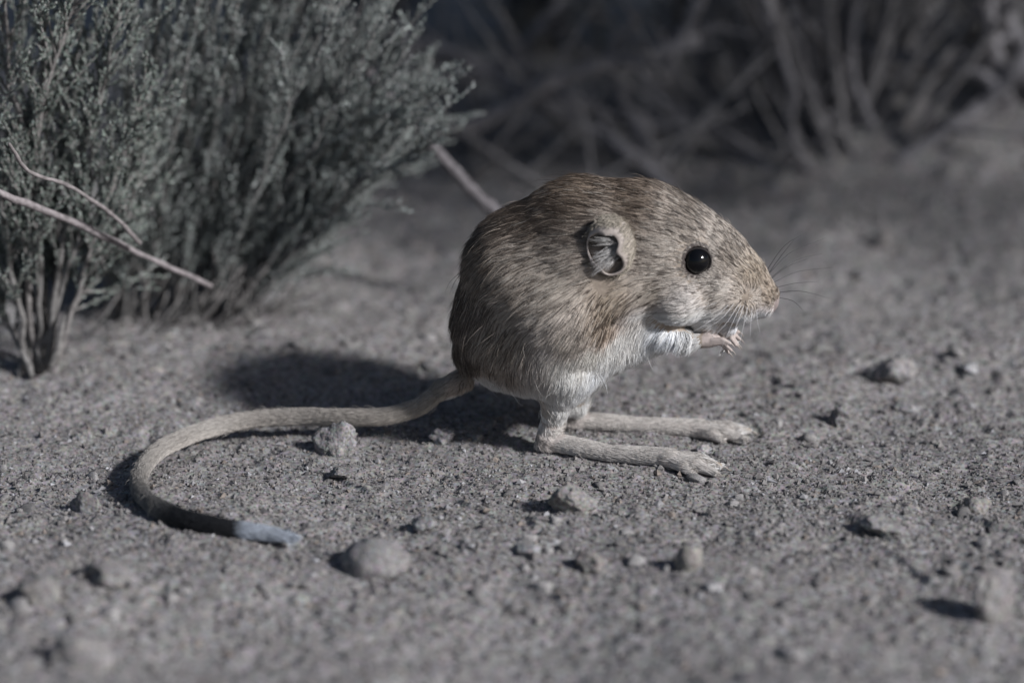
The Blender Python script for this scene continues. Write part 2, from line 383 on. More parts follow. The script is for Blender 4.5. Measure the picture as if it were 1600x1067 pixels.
def shrub_branch(root, path, r0, foliage, pal, nshoot=14, slen=(1.6, 4.2), start=.25, leafstep=.1, spread_ang=.55, leaflen=.26, bare=.0, side_bias=None, sub=1.3, curve=.15):
    """one main stem with its woody side shoots; leaves go into the foliage builder"""
    P = smooth_path(path, 16); P[1:-1] += rng.normal(0, .06, P[1:-1].shape)
    mb = MB(); bc = random.choice(BARKS)
    V, F = tube(P, np.linspace(r0, r0 * .35, 16), 6, rough=.3); mb.add(V, F, bc)
    leaves_along(P[int(16 * max(start, .3)):], foliage, pal, leaflen, step=leafstep * 1.2)
    for k in range(nshoot):
        t = start + (1 - start) * (k + random.random()) / nshoot; i = min(14, int(t * 15)); f = t * 15 - i
        b = P[i] * (1 - f) + P[i + 1] * f; T = P[i + 1] - P[i]; T /= np.linalg.norm(T)
        o = rng.normal(0, 1, 3); 
        if side_bias is not None: o = o + np.asarray(side_bias)
        o -= T * (o @ T); o /= np.linalg.norm(o)
        L = random.uniform(*slen) * (1.1 - .55 * t)
        sp = shoot(b, T + o * spread_ang * random.uniform(.6, 1.3), L, curve)
        V, F = tube(sp, np.linspace(r0 * .42, r0 * .2, len(sp)), 4); mb.add(V, F, np.array(bc) * 1.1)
        if random.random() < bare: continue
        leaves_along(sp, foliage, pal, leaflen, step=leafstep, start=.08)
        for q in range(int(L * sub)):
            j = random.randint(1, len(sp) - 2); T2 = sp[j + 1] - sp[j]; T2 /= np.linalg.norm(T2)
            o2 = rng.normal(0, 1, 3); o2 -= T2 * (o2 @ T2); o2 /= np.linalg.norm(o2)
            s2 = shoot(sp[j], T2 + o2 * .6, random.uniform(.4, 1.1), n=4)
            V, F = tube(s2, np.linspace(r0 * .22, r0 * .14, len(s2)), 4); mb.add(V, F, np.array(bc) * 1.1)
            leaves_along(s2, foliage, pal, leaflen * .9, step=leafstep)
    V, F, c = mb.get(); part('branch', V, F, M_bark, root, True, c)

def px_path(pts, y0, y1):
    """image points taken at depths running from y0 to y1"""
    n = len(pts); return np.array([at_y(p[0], p[1], y0 + (y1 - y0) * i / (n - 1)) for i, p in enumerate(pts)])

# --- the shrub at the left: upright stems and dense green tips
bA = on_ground(62, 585)
shA = empty('shrub', bA); tag(shA, 'dense grey-green shrub with upright bare stems rising from a dark foot', 'shrub')
fA = MB()
stA = [((62, 585), (60, 450), (56, 330), (60, 180), (80, -60)), ((75, 575), (84, 460), (88, 350), (110, 200), (140, -80)),
       ((40, 585), (28, 480), (10, 380), (-10, 200), (0, -50)), ((30, 590), (45, 500), (30, 420), (-20, 300), (-60, 150)),
       ((70, 580), (50, 470), (20, 350), (30, 180), (40, -80)), ((60, 585), (100, 450), (130, 330), (150, 190), (190, 20)),
       ((85, 570), (120, 460), (150, 360), (185, 260), (215, 160)), ((50, 588), (20, 520), (-20, 460), (-80, 380), (-140, 250)),
       ((66, 580), (70, 430), (90, 280), (100, 120), (110, -90)), ((58, 585), (45, 440), (50, 260), (90, 80), (150, -60)),
       ((80, 572), (110, 480), (160, 420), (200, 330), (225, 250)), ((45, 586), (30, 450), (-10, 300), (-30, 100), (-50, -80)),
       ((72, 578), (95, 400), (125, 240), (165, 90), (200, -70)), ((55, 585), (60, 400), (40, 230), (10, 90), (20, -90))]
for i, pts in enumerate(stA):
    dy = random.uniform(-1.0, 4.5)
    shrub_branch(shA, px_path(pts, bA[1] + random.uniform(-.8, .8), bA[1] + dy), random.uniform(.08, .15), fA, LEAFPAL['green'],
                 nshoot=34, slen=(1.8, 4.6), start=.22, leafstep=.10, leaflen=.30, spread_ang=.62)
V, F, c = fA.get(); tag(part('foliage', V, F, M_leaf, shA, False, c), kind='stuff')

# --- the shrub next to it: a fan of stems leaning right
bB = on_ground(300, 492)
shB = empty('shrub', bB); tag(shB, 'fan-shaped grey shrub whose leafy sprays lean over the sand behind the tail', 'shrub')
fB = MB()
stB = []
for i in range(44):
    t = i / 43
    b = (170 + 225 * t + random.uniform(-22, 22), 505 - 22 * t + random.uniform(-10, 12))
    e = (215 + 450 * t ** .9 + random.uniform(-25, 25), -80 + 250 * max(0, t - .5) / .5 + random.uniform(-40, 50))
    m = (b[0] * .62 + e[0] * .38 + random.uniform(-8, 8) + 10 * t, b[1] * .58 + e[1] * .42)
    stB.append((b, m, e))
stB += [((372, 492), (460, 360), (545, 235), (660, 190)), ((380, 490), (480, 370), (560, 290), (655, 235)), ((360, 492), (440, 330), (540, 200), (640, 165)),
        ((385, 490), (450, 410), (530, 315), (625, 262)), ((380, 490), (470, 380), (560, 275), (670, 215)), ((375, 490), (470, 350), (560, 225), (650, 150)), ((370, 490), (450, 330), (540, 210), (672, 185)), ((380, 490), (465, 375), (545, 300), (640, 240)), ((365, 490), (430, 340), (510, 170), (575, 60)), ((355, 490), (430, 320), (520, 150), (600, 20)), ((350, 495), (430, 300), (500, 180), (600, 130))]
for pts in stB:
    dy = random.uniform(-4, 3)
    shrub_branch(shB, px_path(pts, bB[1] + random.uniform(-1.2, 1.0), bB[1] + dy), random.uniform(.06, .11), fB, LEAFPAL['grey'],
                 nshoot=20, slen=(2.0, 4.6), start=.06, leafstep=.095, leaflen=.32, spread_ang=.24, sub=.7, curve=.03)
# the long free spray with its comb of short shoots
mbk = px_path([(500, 215), (530, 150), (575, 105), (630, 55), (690, -15)], bB[1] - 1, bB[1] - 1.5)
shrub_branch(shB, mbk, .085, fB, LEAFPAL['grey'], nshoot=16, slen=(.6, 1.3), start=.15, leafstep=.11, spread_ang=.7, side_bias=(-1.5, 0, 2.2))
for k in range(64):                                                # dead twigs at its foot
    b_ = on_ground(random.uniform(110, 425), random.uniform(476, 520)); d_ = np.array([random.uniform(-.2, 1.2), random.uniform(-.6, .3), random.uniform(.3, 1.1)])
    sp = shoot(b_ - np.array([0, 0, .15]), d_, random.uniform(1.2, 3.4), curve=.3, n=7); V, F = tube(sp, np.linspace(.06, .03, len(sp)), 5, rough=.2)
    part('twig', V, F, M_bark, shB, True, np.array(random.choice(BARKS)) * np.ones((len(V), 3)) * 1.15)
    if k % 2: leaves_along(sp, fB, LEAFPAL['dull'], .24, .06, .16, .3)
V, F, c = fB.get(); tag(part('foliage', V, F, M_leaf, shB, False, c), kind='stuff')

# --- low seedling beside it
bS = on_ground(425, 492)
shS = empty('seedling', bS); tag(shS, 'low dark seedling hugging the sand between shrub and rump', 'plant')
fS = MB()
for pts in [((425, 490), (470, 465), (530, 440)), ((425, 490), (480, 478), (545, 458)), ((425, 492), (450, 455), (480, 425)), ((425, 493), (470, 500), (535, 508))]:
    shrub_branch(shS, px_path(pts, bS[1], bS[1] + .6), .05, fS, LEAFPAL['dull'], nshoot=5, slen=(.5, 1.0), start=.2, leafstep=.13, leaflen=.2)
V, F, c = fS.get(); tag(part('foliage', V, F, M_leaf, shS, False, c), kind='stuff')

# --- bare twigs lying through the left shrubs
def bare_stick(name, label, cat, pts, y0, y1, r0, r1, col, group=None, n=26):
    P = smooth_path(px_path(pts, y0, y1), n); P += rng.normal(0, r0 * .12, P.shape)
    V, F = tube(P, np.linspace(r0, r1, n) * (1 + .12 * rng.normal(size=n)), 8, rough=.12)
    base = P[0]; o = mesh_obj(name, V - base, F, M_bark, None, True, np.asarray(col) * np.ones((len(V), 3)))
    o.location = base * S; return tag(o, label, cat, group)
bare_stick('dead_twig', 'long pale bare twig slanting across the foot of the leafy shrubs', 'twig', [(330, 447), (230, 402), (110, 345), (-10, 297), (-90, 255)], bA[1] + 1.5, bA[1] - 5.2, .10, .14, (.27, .24, .245))
bare_stick('dead_twig', 'short curved bare twig above the long pale one', 'twig', [(218, 380), (180, 340), (110, 292), (45, 268), (15, 225)], bA[1] - 1.0, bA[1] - 4.5, .085, .06, (.24, .215, .215))
bare_stick('dead_stick', 'straight grey stick leaning from shrub to ground behind the hunched back', 'stick', [(560, 95), (620, 165), (690, 245), (745, 305), (800, 352)], 15, 13.5, .19, .24, (.20, .185, .195))

# --- the dead bush in the background
yb = on_ground(1300, 300)[1]
bK = on_ground(1310, 300)
shK = empty('dead_bush', bK); tag(shK, 'large grey bush of crossing bare branches behind the jerboa', 'bush')
fK = MB()
def dead_branch(root, pts, y0, y1, r0, r1, col=(.25, .24, .255), twigs=5, n=18):
    P = smooth_path(px_path(pts, y0, y1), n); P[1:-1] += rng.normal(0, r0 * .25, P[1:-1].shape)
    mb = MB(); V, F = tube(P, np.linspace(r0, r1, n) * (1 + .1 * rng.normal(size=n)), 7, rough=.25); mb.add(V, F, col)
    for k in range(twigs):
        j = random.randint(3, n - 2); T = P[j] - P[j - 1]; T /= np.linalg.norm(T); o = rng.normal(0, 1, 3); o /= np.linalg.norm(o)
        sp = shoot(P[j], T + o * .9, random.uniform(2, 6), n=7)
        V, F = tube(sp, np.linspace(r1 * .5, .04, len(sp)), 5); mb.add(V, F, np.array(col) * .95)
    V, F, c = mb.get(); part('branch', V, F, M_bark, root, True, c)
y = bK[1]
for pts, a, b_, r0, r1 in [
    ([(1300, 305), (1290, 230), (1270, 150), (1250, 60), (1215, -60)], 0, 3, .34, .2),
    ([(1320, 300), (1340, 230), (1320, 150), (1290, 60), (1290, -60)], 1, 5, .3, .2),
    ([(1280, 305), (1240, 220), (1235, 120), (1200, 20), (1180, -60)], 0, -2, .28, .18),
    ([(1340, 295), (1370, 240), (1350, 170), (1330, 90), (1345, -50)], 1, 2, .28, .18),
    ([(1390, 262), (1450, 222), (1520, 178), (1565, 140), (1600, 90)], 0, 1, .34, .36),
    ([(1610, 260), (1580, 200), (1562, 120), (1545, 40), (1535, -60)], 3, 0, .36, .4),
    ([(1640, 200), (1600, 90), (1575, 20), (1560, -60)], 2, 1, .42, .36),
    ([(1560, 140), (1500, 105), (1410, 95), (1330, 75), (1250, 30)], 1, 4, .36, .3),
    ([(1250, 300), (1190, 250), (1100, 212), (1000, 190), (860, 158), (760, 112), (640, 70)], 0, 4, .42, .3),
    ([(1060, 310), (1000, 250), (930, 205), (830, 150), (720, 95), (600, 40)], -1, 3, .38, .28),
    ([(640, 205), (740, 200), (830, 148), (920, 105), (1000, 92), (1090, 60)], -1, 2, .38, .32),
    ([(1060, 300), (1010, 220), (965, 140), (955, 90), (990, 20)], 1, 3, .44, .28),
    ([(1035, 130), (1055, 80), (1085, 20), (1110, -50)], 2, 2, .3, .25),
    ([(820, 300), (770, 240), (700, 215), (640, 200)], 2, 4, .22, .16),
    ([(1120, 290), (1150, 200), (1170, 100), (1130, -40)], 3, 6, .34, .2),
    ([(1190, 270), (1120, 180), (1100, 90), (1140, -40)], 5, 7, .3, .2),
    ([(700, 150), (800, 90), (860, 20), (900, -40)], 4, 6, .22, .16)]:
    dead_branch(shK, pts, y + a, y + b_, r0, r1, twigs=6)

for k in range(85):                                                # fine dead brush round its foot
    px = random.gauss(1285, 70) if k < 28 else random.uniform(620, 1600)
    b_ = on_ground(min(px, 1640), 300 + random.uniform(-12, 6)) + np.array([0, random.uniform(0, 6), -.2])
    sp = shoot(b_, np.array([random.uniform(-1.9, 1.9), random.uniform(-.3, .3), 1.0]), random.uniform(6, 14), curve=.02, n=10)
    V, F = tube(sp, np.linspace(random.uniform(.09, .2), .04, len(sp)), 5, rough=.2)
    part('twig', V, F, M_bark, shK, True, np.array((.27, .26, .268)) * np.ones((len(V), 3)) * random.uniform(.8, 1.2))
# added leafy canopy, mostly out of view, put there to shade the ground behind
def shade_canopy(root, mb, centre, size, count, pal, up=(0, 0, 1), slen=(2.5, 5), leaflen=.5, width=.13, step=.28):
    for k in range(count):
        p = np.array(centre) + rng.normal(0, .5, 3) * np.array(size)
        d = np.array(up) + rng.normal(0, .6, 3)
        sp = shoot(p, d, random.uniform(*slen), n=4); leaves_along(sp, mb, pal, leaflen, width, step)
V0 = None
for k in range(2000):
    x_, y_ = random.uniform(-16, 54), random.uniform(-3, 62)
    if x_ < 15 and y_ < 15: continue
    if random.random() > (y_ + 3) / 13: continue
    p_ = np.array([x_, y_, random.uniform(17, 27)])
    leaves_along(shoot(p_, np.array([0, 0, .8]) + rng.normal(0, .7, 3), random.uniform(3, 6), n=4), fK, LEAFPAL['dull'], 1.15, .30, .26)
for k in range(30):                                                # limbs added to carry the shading canopy
    e_ = np.array([random.uniform(-12, 50), random.uniform(4, 55), random.uniform(19, 25)])
    if e_[0] < 17: e_[1] = max(e_[1], 18)
    b_ = bK + np.array([random.uniform(-1.5, 1.5), random.uniform(0, 5), -.2]); m_ = b_ * .62 + e_ * .38 + np.array([0, 4, 7.5])
    P_ = smooth_path([b_, m_, e_], 16); V, F = tube(P_, np.linspace(.26, .1, 16), 6, rough=.2)
    part('branch', V, F, M_bark, shK, True, np.array((.22, .21, .215)) * np.ones((len(V), 3)))
V, F, c = fK.get(); tag(part('foliage', V, F, M_leaf, shK, False, c), kind='stuff')  # only the leaves of the added shading canopy

# thicket standing farther behind
for k, (px, lab) in enumerate([(640, 'dark thicket far behind the left shrubs and grey stick'), (950, 'dark thicket far behind the crossing dead branches'), (1250, 'dark thicket far behind the trunk of the dead bush'), (1540, 'dark thicket far behind the sandy mound')]):
    p = at_z(px, 190, 0); p = p + np.array([(px - 1000) * .008, 8, 0]); p[2] = gz(p[0], p[1])
    sh = empty('thicket', p); tag(sh, lab, 'bush'); fm = MB()
    for q in range(12):
        a = random.uniform(-1, 1); e = p + np.array([a * 9 + random.uniform(-2, 2), random.uniform(-3, 5), random.uniform(14, 26)])
        b0 = p + np.array([a * 4, random.uniform(-2, 2), -.3])
        path = [b0, b0 * .5 + e * .5 + rng.normal(0, 1, 3), e]
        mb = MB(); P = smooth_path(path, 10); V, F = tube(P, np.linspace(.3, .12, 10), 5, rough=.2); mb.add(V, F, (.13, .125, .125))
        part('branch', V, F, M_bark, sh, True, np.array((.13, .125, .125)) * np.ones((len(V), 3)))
        for s in range(34):
            j = random.randint(1, 8); sp = shoot(P[j], rng.normal(0, 1, 3) + (0, 0, .5), random.uniform(2, 4.5), n=4)
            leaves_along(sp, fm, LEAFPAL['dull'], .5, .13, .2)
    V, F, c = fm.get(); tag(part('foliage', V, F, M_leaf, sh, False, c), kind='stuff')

# ------------------------------------------------------------------ the jerboa
def ymid(x): return .17 - .15 * (x - 1.4)
def BP(px, py, lat=0.0):
    """a point at lateral offset lat from the animal's middle plane, seen at px, py"""
    y = lat
    for _ in range(6):
        p = at_y(px, py, y); y = ymid(p[0]) + lat
    return at_y(px, py, y)
VOX = .05
B0 = np.array([-14.2, -11.4, -.6]); B1 = np.array([10.0, 4.6, 10.4])
N3 = np.ceil((B1 - B0) / VOX).astype(int)
field = np.full(tuple(N3), 1.0, np.float32)
ax_ = [B0[i] + VOX * np.arange(N3[i]) for i in range(3)]
def _win(lo, hi):
    a = np.clip(((lo - B0) / VOX).astype(int), 0, N3 - 1); b = np.clip(((hi - B0) / VOX).astype(int) + 2, 1, N3)
    sl = tuple(slice(a[i], b[i]) for i in range(3))
    g = [ax_[i][sl[i]].astype(np.float32) for i in range(3)]
    return sl, g[0][:, None, None], g[1][None, :, None], g[2][None, None, :]
def _smin(sl, d, k):
    f = field[sl]
    if k <= 0: field[sl] = np.minimum(f, d); return
    h = np.clip(.5 + .5 * (f - d) / k, 0, 1)
    field[sl] = (f * (1 - h) + d * h - k * h * (1 - h)).astype(np.float32)
def ball(p, r, sc=(1, 1, 1), k=.35, cut=False):
    sc = np.asarray(sc, float); m = r * sc + .7
    sl, x, y, z = _win(p - m, p + m)
    q = np.sqrt(((x - p[0]) / sc[0]) ** 2 + ((y - p[1]) / sc[1]) ** 2 + ((z - p[2]) / sc[2]) ** 2)
    d = ((q - r) * sc.min()).astype(np.float32)
    if cut: field[sl] = np.maximum(field[sl], -d)
    else: _smin(sl, d, k)
def limb(a, b, ra, rb, k=.15, yz=1.0):
    m = max(ra, rb) + .7; sl, x, y, z = _win(np.minimum(a, b) - m, np.maximum(a, b) + m)
    ab = b - a; t = np.clip(((x - a[0]) * ab[0] + (y - a[1]) * ab[1] + (z - a[2]) * ab[2]) / (ab @ ab), 0, 1)
    d = np.sqrt((x - a[0] - t * ab[0]) ** 2 + ((y - a[1] - t * ab[1]) / yz) ** 2 + (z - a[2] - t * ab[2]) ** 2) - (ra + (rb - ra) * t)
    _smin(sl, d.astype(np.float32), k)
def chain(pts, rads, k=.15):
    """a limb of several bones, united first so that its joints do not swell"""
    m = max(rads) + .7; A3 = np.array(pts); sl, x, y, z = _win(A3.min(0) - m, A3.max(0) + m); best = None
    for a, b, ra, rb in zip(pts[:-1], pts[1:], rads[:-1], rads[1:]):
        ab = b - a; t = np.clip(((x - a[0]) * ab[0] + (y - a[1]) * ab[1] + (z - a[2]) * ab[2]) / (ab @ ab), 0, 1)
        d = np.sqrt((x - a[0] - t * ab[0]) ** 2 + (y - a[1] - t * ab[1]) ** 2 + (z - a[2] - t * ab[2]) ** 2) - (ra + (rb - ra) * t)
        best = d if best is None else np.minimum(best, d)
    _smin(sl, best.astype(np.float32), k)
# trunk and head
for px, py, lat, r, ys_ in [(832, 496, 0, 2.50, 1.02), (860, 440, 0, 2.72, .97), (925, 406, 0, 2.68, .93), (1002, 396, 0, 2.38, .86),
                           (1062, 411, 0, 1.98, .84), (1112, 431, 0, 1.56, .83), (1158, 451, 0, 1.02, .86), (1193, 469, 0, .50, .9)]:
    ball(BP(px, py, lat), r, (1, ys_, 1), .4)
for px, py, lat, r, k in [(955, 492, 0, 1.72, .4), (1012, 492, 0, 1.28, .4), (885, 540, 0, 1.6, .4), (785, 560, 0, 1.0, .4), (770, 538, 0, 1.18, .4),
                          (1062, 458, -.85, .92, .3), (1062, 458, .85, .92, .3), (1158, 476, -.36, .52, .2), (1158, 476, .36, .52, .2), (880, 490, -1.5, 1.5, .6), (880, 490, 1.5, 1.5, .6),
                          (1108, 496, 0, .60, .2), (1138, 502, 0, .36, .12),
                          (862, 528, -1.0, 1.62, .7), (862, 528, 1.0, 1.62, .7), (880, 575, -1.1, 1.0, .6), (890, 570, 1.0, 1.0, .6), (920, 528, -.7, 1.15, .6), (920, 528, .7, 1.15, .6)]:
    ball(BP(px, py, lat), r, (1, 1, 1), k)
# near and far hind legs
def gnd(px, py, r): p = at_z(px, py, 0); p[1] += r * .3; p[2] = max(gz(p[0], p[1]), -.1) + r * .9; return p
nh, nm, nb = gnd(853, 704, .35), gnd(950, 718, .29), gnd(1042, 729, .35)
chain([BP(882, 565, -1.3), BP(870, 620, -1.25), nh + (.26, -.02, .80), nh], [1.10, .58, .40, .33], .30)
chain([nh, nm, nb], [.33, .27, .30], .10)
for tx, ty, r in [(1076, 741, .16), (1112, 742, .18), (1124, 730, .15)]:
    e = gnd(tx, ty, r); st_ = nb + np.array([-.12, 0, 0]); mid = (nb + e) / 2 + np.array([.05, 0, .05]); chain([st_, mid, e], [.26, .235, r * .72], .07)
fh, fm_, fb = gnd(893, 668, .3), gnd(990, 673, .23), gnd(1088, 678, .3)
chain([BP(900, 570, 1.1), BP(897, 622, .95), fh + (.22, 0, .70), fh], [1.0, .54, .37, .31], .30)
chain([fh, fm_, fb], [.32, .26, .31], .15)
for tx, ty, r in [(1122, 689, .15), (1156, 687, .17), (1170, 675, .14)]:
    e = gnd(tx, ty, r); st_ = fb + np.array([-.12, 0, 0]); mid = (fb + e) / 2 + np.array([.05, 0, .05]); chain([st_, mid, e], [.26, .235, r * .72], .07)
# forelimbs folded under the chin, five fingers each
def hand(wrist, elbow, dirs, hr=.20):
    palm = wrist + np.array([.52, -.02, .02])
    chain([elbow, wrist, palm], [.42, .24, .24], .12)
    kn = []
    for (dx, dy, dz, L, drop) in dirs:
        b = palm + np.array([.10 + dx * .05, dy, dz]); m = b + np.array([L * .55, dy * .4, .06]); e = m + np.array([L * .42, dy * .3, -drop])
        chain([b, m, e], [.095, .082, .06], .03); kn.append(e)
    return kn
dn = [(0, -.16, .07, .62, .12), (0, -.15, -.04, .66, .26), (0, -.06, -.10, .58, .34), (0, .06, -.08, .5, .3), (-1, .1, .08, .34, .10)]
kn1 = hand(BP(1082, 533, -.62), BP(1040, 520, -.85), dn)
kn2 = hand(BP(1098, 524, .38), BP(1045, 515, .75), [(a, -b, c, d, e) for a, b, c, d, e in dn])
# tail
TP = [(712, 590), (688, 612), (655, 634), (605, 649), (540, 652), (470, 651), (400, 655), (345, 665), (292, 682), (250, 703), (224, 730), (217, 757), (232, 782), (268, 803), (315, 817), (365, 826), (410, 832), (440, 837)]
TH = [2.1, 1.62, 1.18, .85, .7, .6, .5, .42, .36, .34, .34, .34, .33, .33, .32, .30, .28, .26]
TR = [.36, .345, .335, .33, .33, .33, .325, .325, .32, .32, .32, .315, .31, .305, .30, .285, .24, .17]
tp = []
for (px, py), h in zip(TP, TH):
    p = at_z(px, py, h); tp.append(p)
tp = np.array(tp); tp[0] = BP(728, 592, 0)
tail = smooth_path(tp, 90); trad = np.interp(np.linspace(0, 1, 90), np.linspace(0, 1, len(TR)), TR) - .07
for i in range(3, 90):
    tail[i, 2] = max(tail[i, 2], gz(tail[i, 0], tail[i, 1]) * .5 + trad[i] * .9)
for i in range(0, 89): limb(tail[i], tail[i + 1], trad[i], trad[i + 1], 0 if i > 4 else .2)
# eye sockets, nostrils, mouth
EYE_R = .455; eye_n = BP(1088, 407, -1.30); eye_f = BP(1088, 407, 1.30)
for e in (eye_n, eye_f): ball(e, EYE_R * 1.02, cut=True)
for s in (-1, 1):
    ball(BP(1204, 482, .2 * s), .085, (1.3, 1, 1), cut=True)
grid = openvdb.FloatGrid(1.0); grid.copyFromArray(field)
bp_, bq_ = grid.convertToQuads(0.0)
BV = np.asarray(bp_, float) * VOX + B0; BF = np.asarray(bq_, int)[:, ::-1]
del field
# regions
def seg_dist(P, path):
    best = np.full(len(P), 1e9)
    ti = np.zeros(len(P))
    for i in range(len(path) - 1):
        a, b = path[i], path[i + 1]; ab = b - a; t = np.clip(((P - a) @ ab) / (ab @ ab), 0, 1)
        d = np.linalg.norm(P - a - t[:, None] * ab, axis=1); m = d < best; best[m] = d[m]; ti[m] = (i + t[m]) / (len(path) - 1)
    return best, ti
FOOT_N = np.array([nh, nm, nb, gnd(1105, 741, .2)]); FOOT_F = np.array([fh, fm_, fb, gnd(1150, 686, .19)])
ARM_N = np.array([BP(1040, 520, -.85), BP(1082, 533, -.62), BP(1115, 532, -.65), BP(1150, 540, -.7)]); ARM_F = np.array([BP(1045, 515, .75), BP(1098, 524, .38), BP(1130, 522, .4), BP(1150, 530, .4)])
LEG_N = np.array([BP(868, 632, -1.35), nh + (.28, -.02, .72), nh]); LEG_F = np.array([BP(895, 630, .95), fh + (.22, 0, .66), fh])
def region(P):
    """0 body, 1 tail, 2 foot, 3 shank, 4 hand"""
    r = np.zeros(len(P), int); tt = np.zeros(len(P))
    d, t = seg_dist(P, tail[2:]); m = (d < np.interp(t, [0, .08], [.9, .6])) & (P[:, 0] < tail[5, 0] + .25); r[m] = 1; tt[m] = t[m]
    for leg in (LEG_N, LEG_F):
        d, t = seg_dist(P, leg); m = (d < .66) & (t > .08); r[m] = 3; tt[m] = t[m]
    for ft in (FOOT_N, FOOT_F):
        d, t = seg_dist(P, ft); m = (d < .6) & (P[:, 2] < 1.0) & (t > .03); r[m] = 2; tt[m] = t[m]
    for am in (ARM_N, ARM_F):
        d, t = seg_dist(P, am); m = (d < .45) & (t > .5); r[m] = 4; tt[m] = t[m]
    return r, tt
def side_px(P):
    Q = P.copy(); Q[:, 1] = ymid(P[:, 0]); return proj(Q)
vr, vt = region(BV)
skin = np.tile(np.array([.34, .28, .23]), (len(BV), 1))
skin[vr == 2] = (.44, .39, .37); skin[vr == 3] = (.44, .38, .35); skin[vr == 4] = (.46, .39, .365)
tm = (vr == 1); skin[tm] = (.30, .27, .24); skin[tm & (vt > .735)] = (.03, .03, .03); skin[tm & (vt > .865)] = (.55, .56, .6)
sp_ = side_px(BV)
nose_d = np.linalg.norm(BV - BP(1211, 474, 0), axis=1); skin[nose_d < .42] = (.30, .245, .235)
for s in (-1, 1): skin[np.linalg.norm(BV - BP(1203, 482, .2 * s), axis=1) < .12] = (.06, .035, .03)
for e in (eye_n, eye_f): skin[np.linalg.norm(BV - e, axis=1) < EYE_R + .16] = (.07, .055, .05)
jb = empty('jerboa', (0, 0, 0)); tag(jb, 'hunched sandy jerboa with long hind feet, black eye and white-tipped tail', 'jerboa')
body = part('body', BV, BF, M_skin, jb, True, skin)

# --- fur
def mat_fur():
    m, t, b = new_mat('fur'); L = t.links.new
    at = t.nodes.new('ShaderNodeAttribute'); at.attribute_name = 'hair_color'
    hi = t.nodes.new('ShaderNodeHairInfo')
    r = t.nodes.new('ShaderNodeValToRGB'); e = r.color_ramp.elements
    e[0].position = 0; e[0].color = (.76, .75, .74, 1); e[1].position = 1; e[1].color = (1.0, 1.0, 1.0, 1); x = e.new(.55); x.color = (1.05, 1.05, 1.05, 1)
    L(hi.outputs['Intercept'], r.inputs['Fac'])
    mx = t.nodes.new('ShaderNodeMix'); mx.data_type = 'RGBA'; mx.blend_type = 'MULTIPLY'; mx.inputs['Factor'].default_value = 1
    L(at.outputs['Color'], mx.inputs[6]); L(r.outputs['Color'], mx.inputs[7]); L(mx.outputs[2], b.inputs['Base Color'])
    b.inputs['Roughness'].default_value = .42; b.inputs['Specular IOR Level'].default_value = .45
    return m
M_fur = mat_fur()
def hair_obj(name, P, rad, col, parent, mat):
    """P: n x k x 3 in cm, rad: k or n x k in cm, col: n x 3"""
    n, k = P.shape[:2]; hc = bpy.data.hair_curves.new(name); hc.add_curves([k] * n)
    hc.attributes['position'].data.foreach_set('vector', np.ascontiguousarray(P.reshape(-1, 3) * S, np.float32).ravel())
    a = hc.attributes.get('radius') or hc.attributes.new('radius', 'FLOAT', 'POINT')
    a.data.foreach_set('value', np.ascontiguousarray(np.broadcast_to(rad, (n, k)) * S, np.float32).ravel())
    c = hc.attributes.new('hair_color', 'FLOAT_COLOR', 'CURVE'); c4 = np.ones((n, 4), np.float32); c4[:, :3] = col
    c.data.foreach_set('color', c4.ravel()); hc.materials.append(mat)
    o = bpy.data.objects.new(name, hc); C.objects.link(o); o.parent = parent; return o
GUIDE = np.array([  # px, py, dx, dy, length
    (1205, 455, -1, -.5, .2), (1190, 430, -1, -.8, .28), (1150, 385, -1, -.75, .36), (1080, 335, -1, -.42, .48), (1000, 298, -1, -.1, .62),
    (920, 290, -1, .05, .8), (830, 310, -1, .5, .92), (762, 360, -.75, 1, .95), (728, 430, -.25, 1, .95), (718, 520, 0, 1, .8), (728, 582, -.3, 1, .32), (706, 602, -1, .7, .25), (735, 600, -.3, 1, .3),
    (900, 340, -1, .12, .8), (820, 400, -.9, .55, .9), (780, 480, -.4, 1, .92), (800, 560, .05, 1, .8), (860, 430, -.85, .55, .85), (860, 520, -.3, 1, .85),
    (880, 590, .15, 1, .7), (920, 520, -.1, 1, .8), (930, 450, -.6, .8, .75), (950, 575, .35, 1, .75), (1000, 530, .15, 1, .7), (1045, 525, -.1, 1, .5),
    (1130, 405, -1, -.25, .34), (1060, 460, -1, .12, .5), (1010, 445, -.9, .5, .55), (1120, 465, -.9, .4, .38), (1155, 455, -.8, .2, .26), (1170, 490, -.45, 1, .32),
    (1190, 488, -.2, 1, .22), (1110, 505, -.8, .6, .32), (1030, 375, -1, -.08, .48), (1080, 430, -1, .05, .36), (975, 465, -.5, 1, .6), (1088, 380, -1, -.3, .3),
    (1060, 500, -.5, .9, .5), (960, 380, -1, .1, .6), (760, 600, .1, 1, .5), (840, 610, .2, 1, .42), (875, 625, .1, 1, .36)])
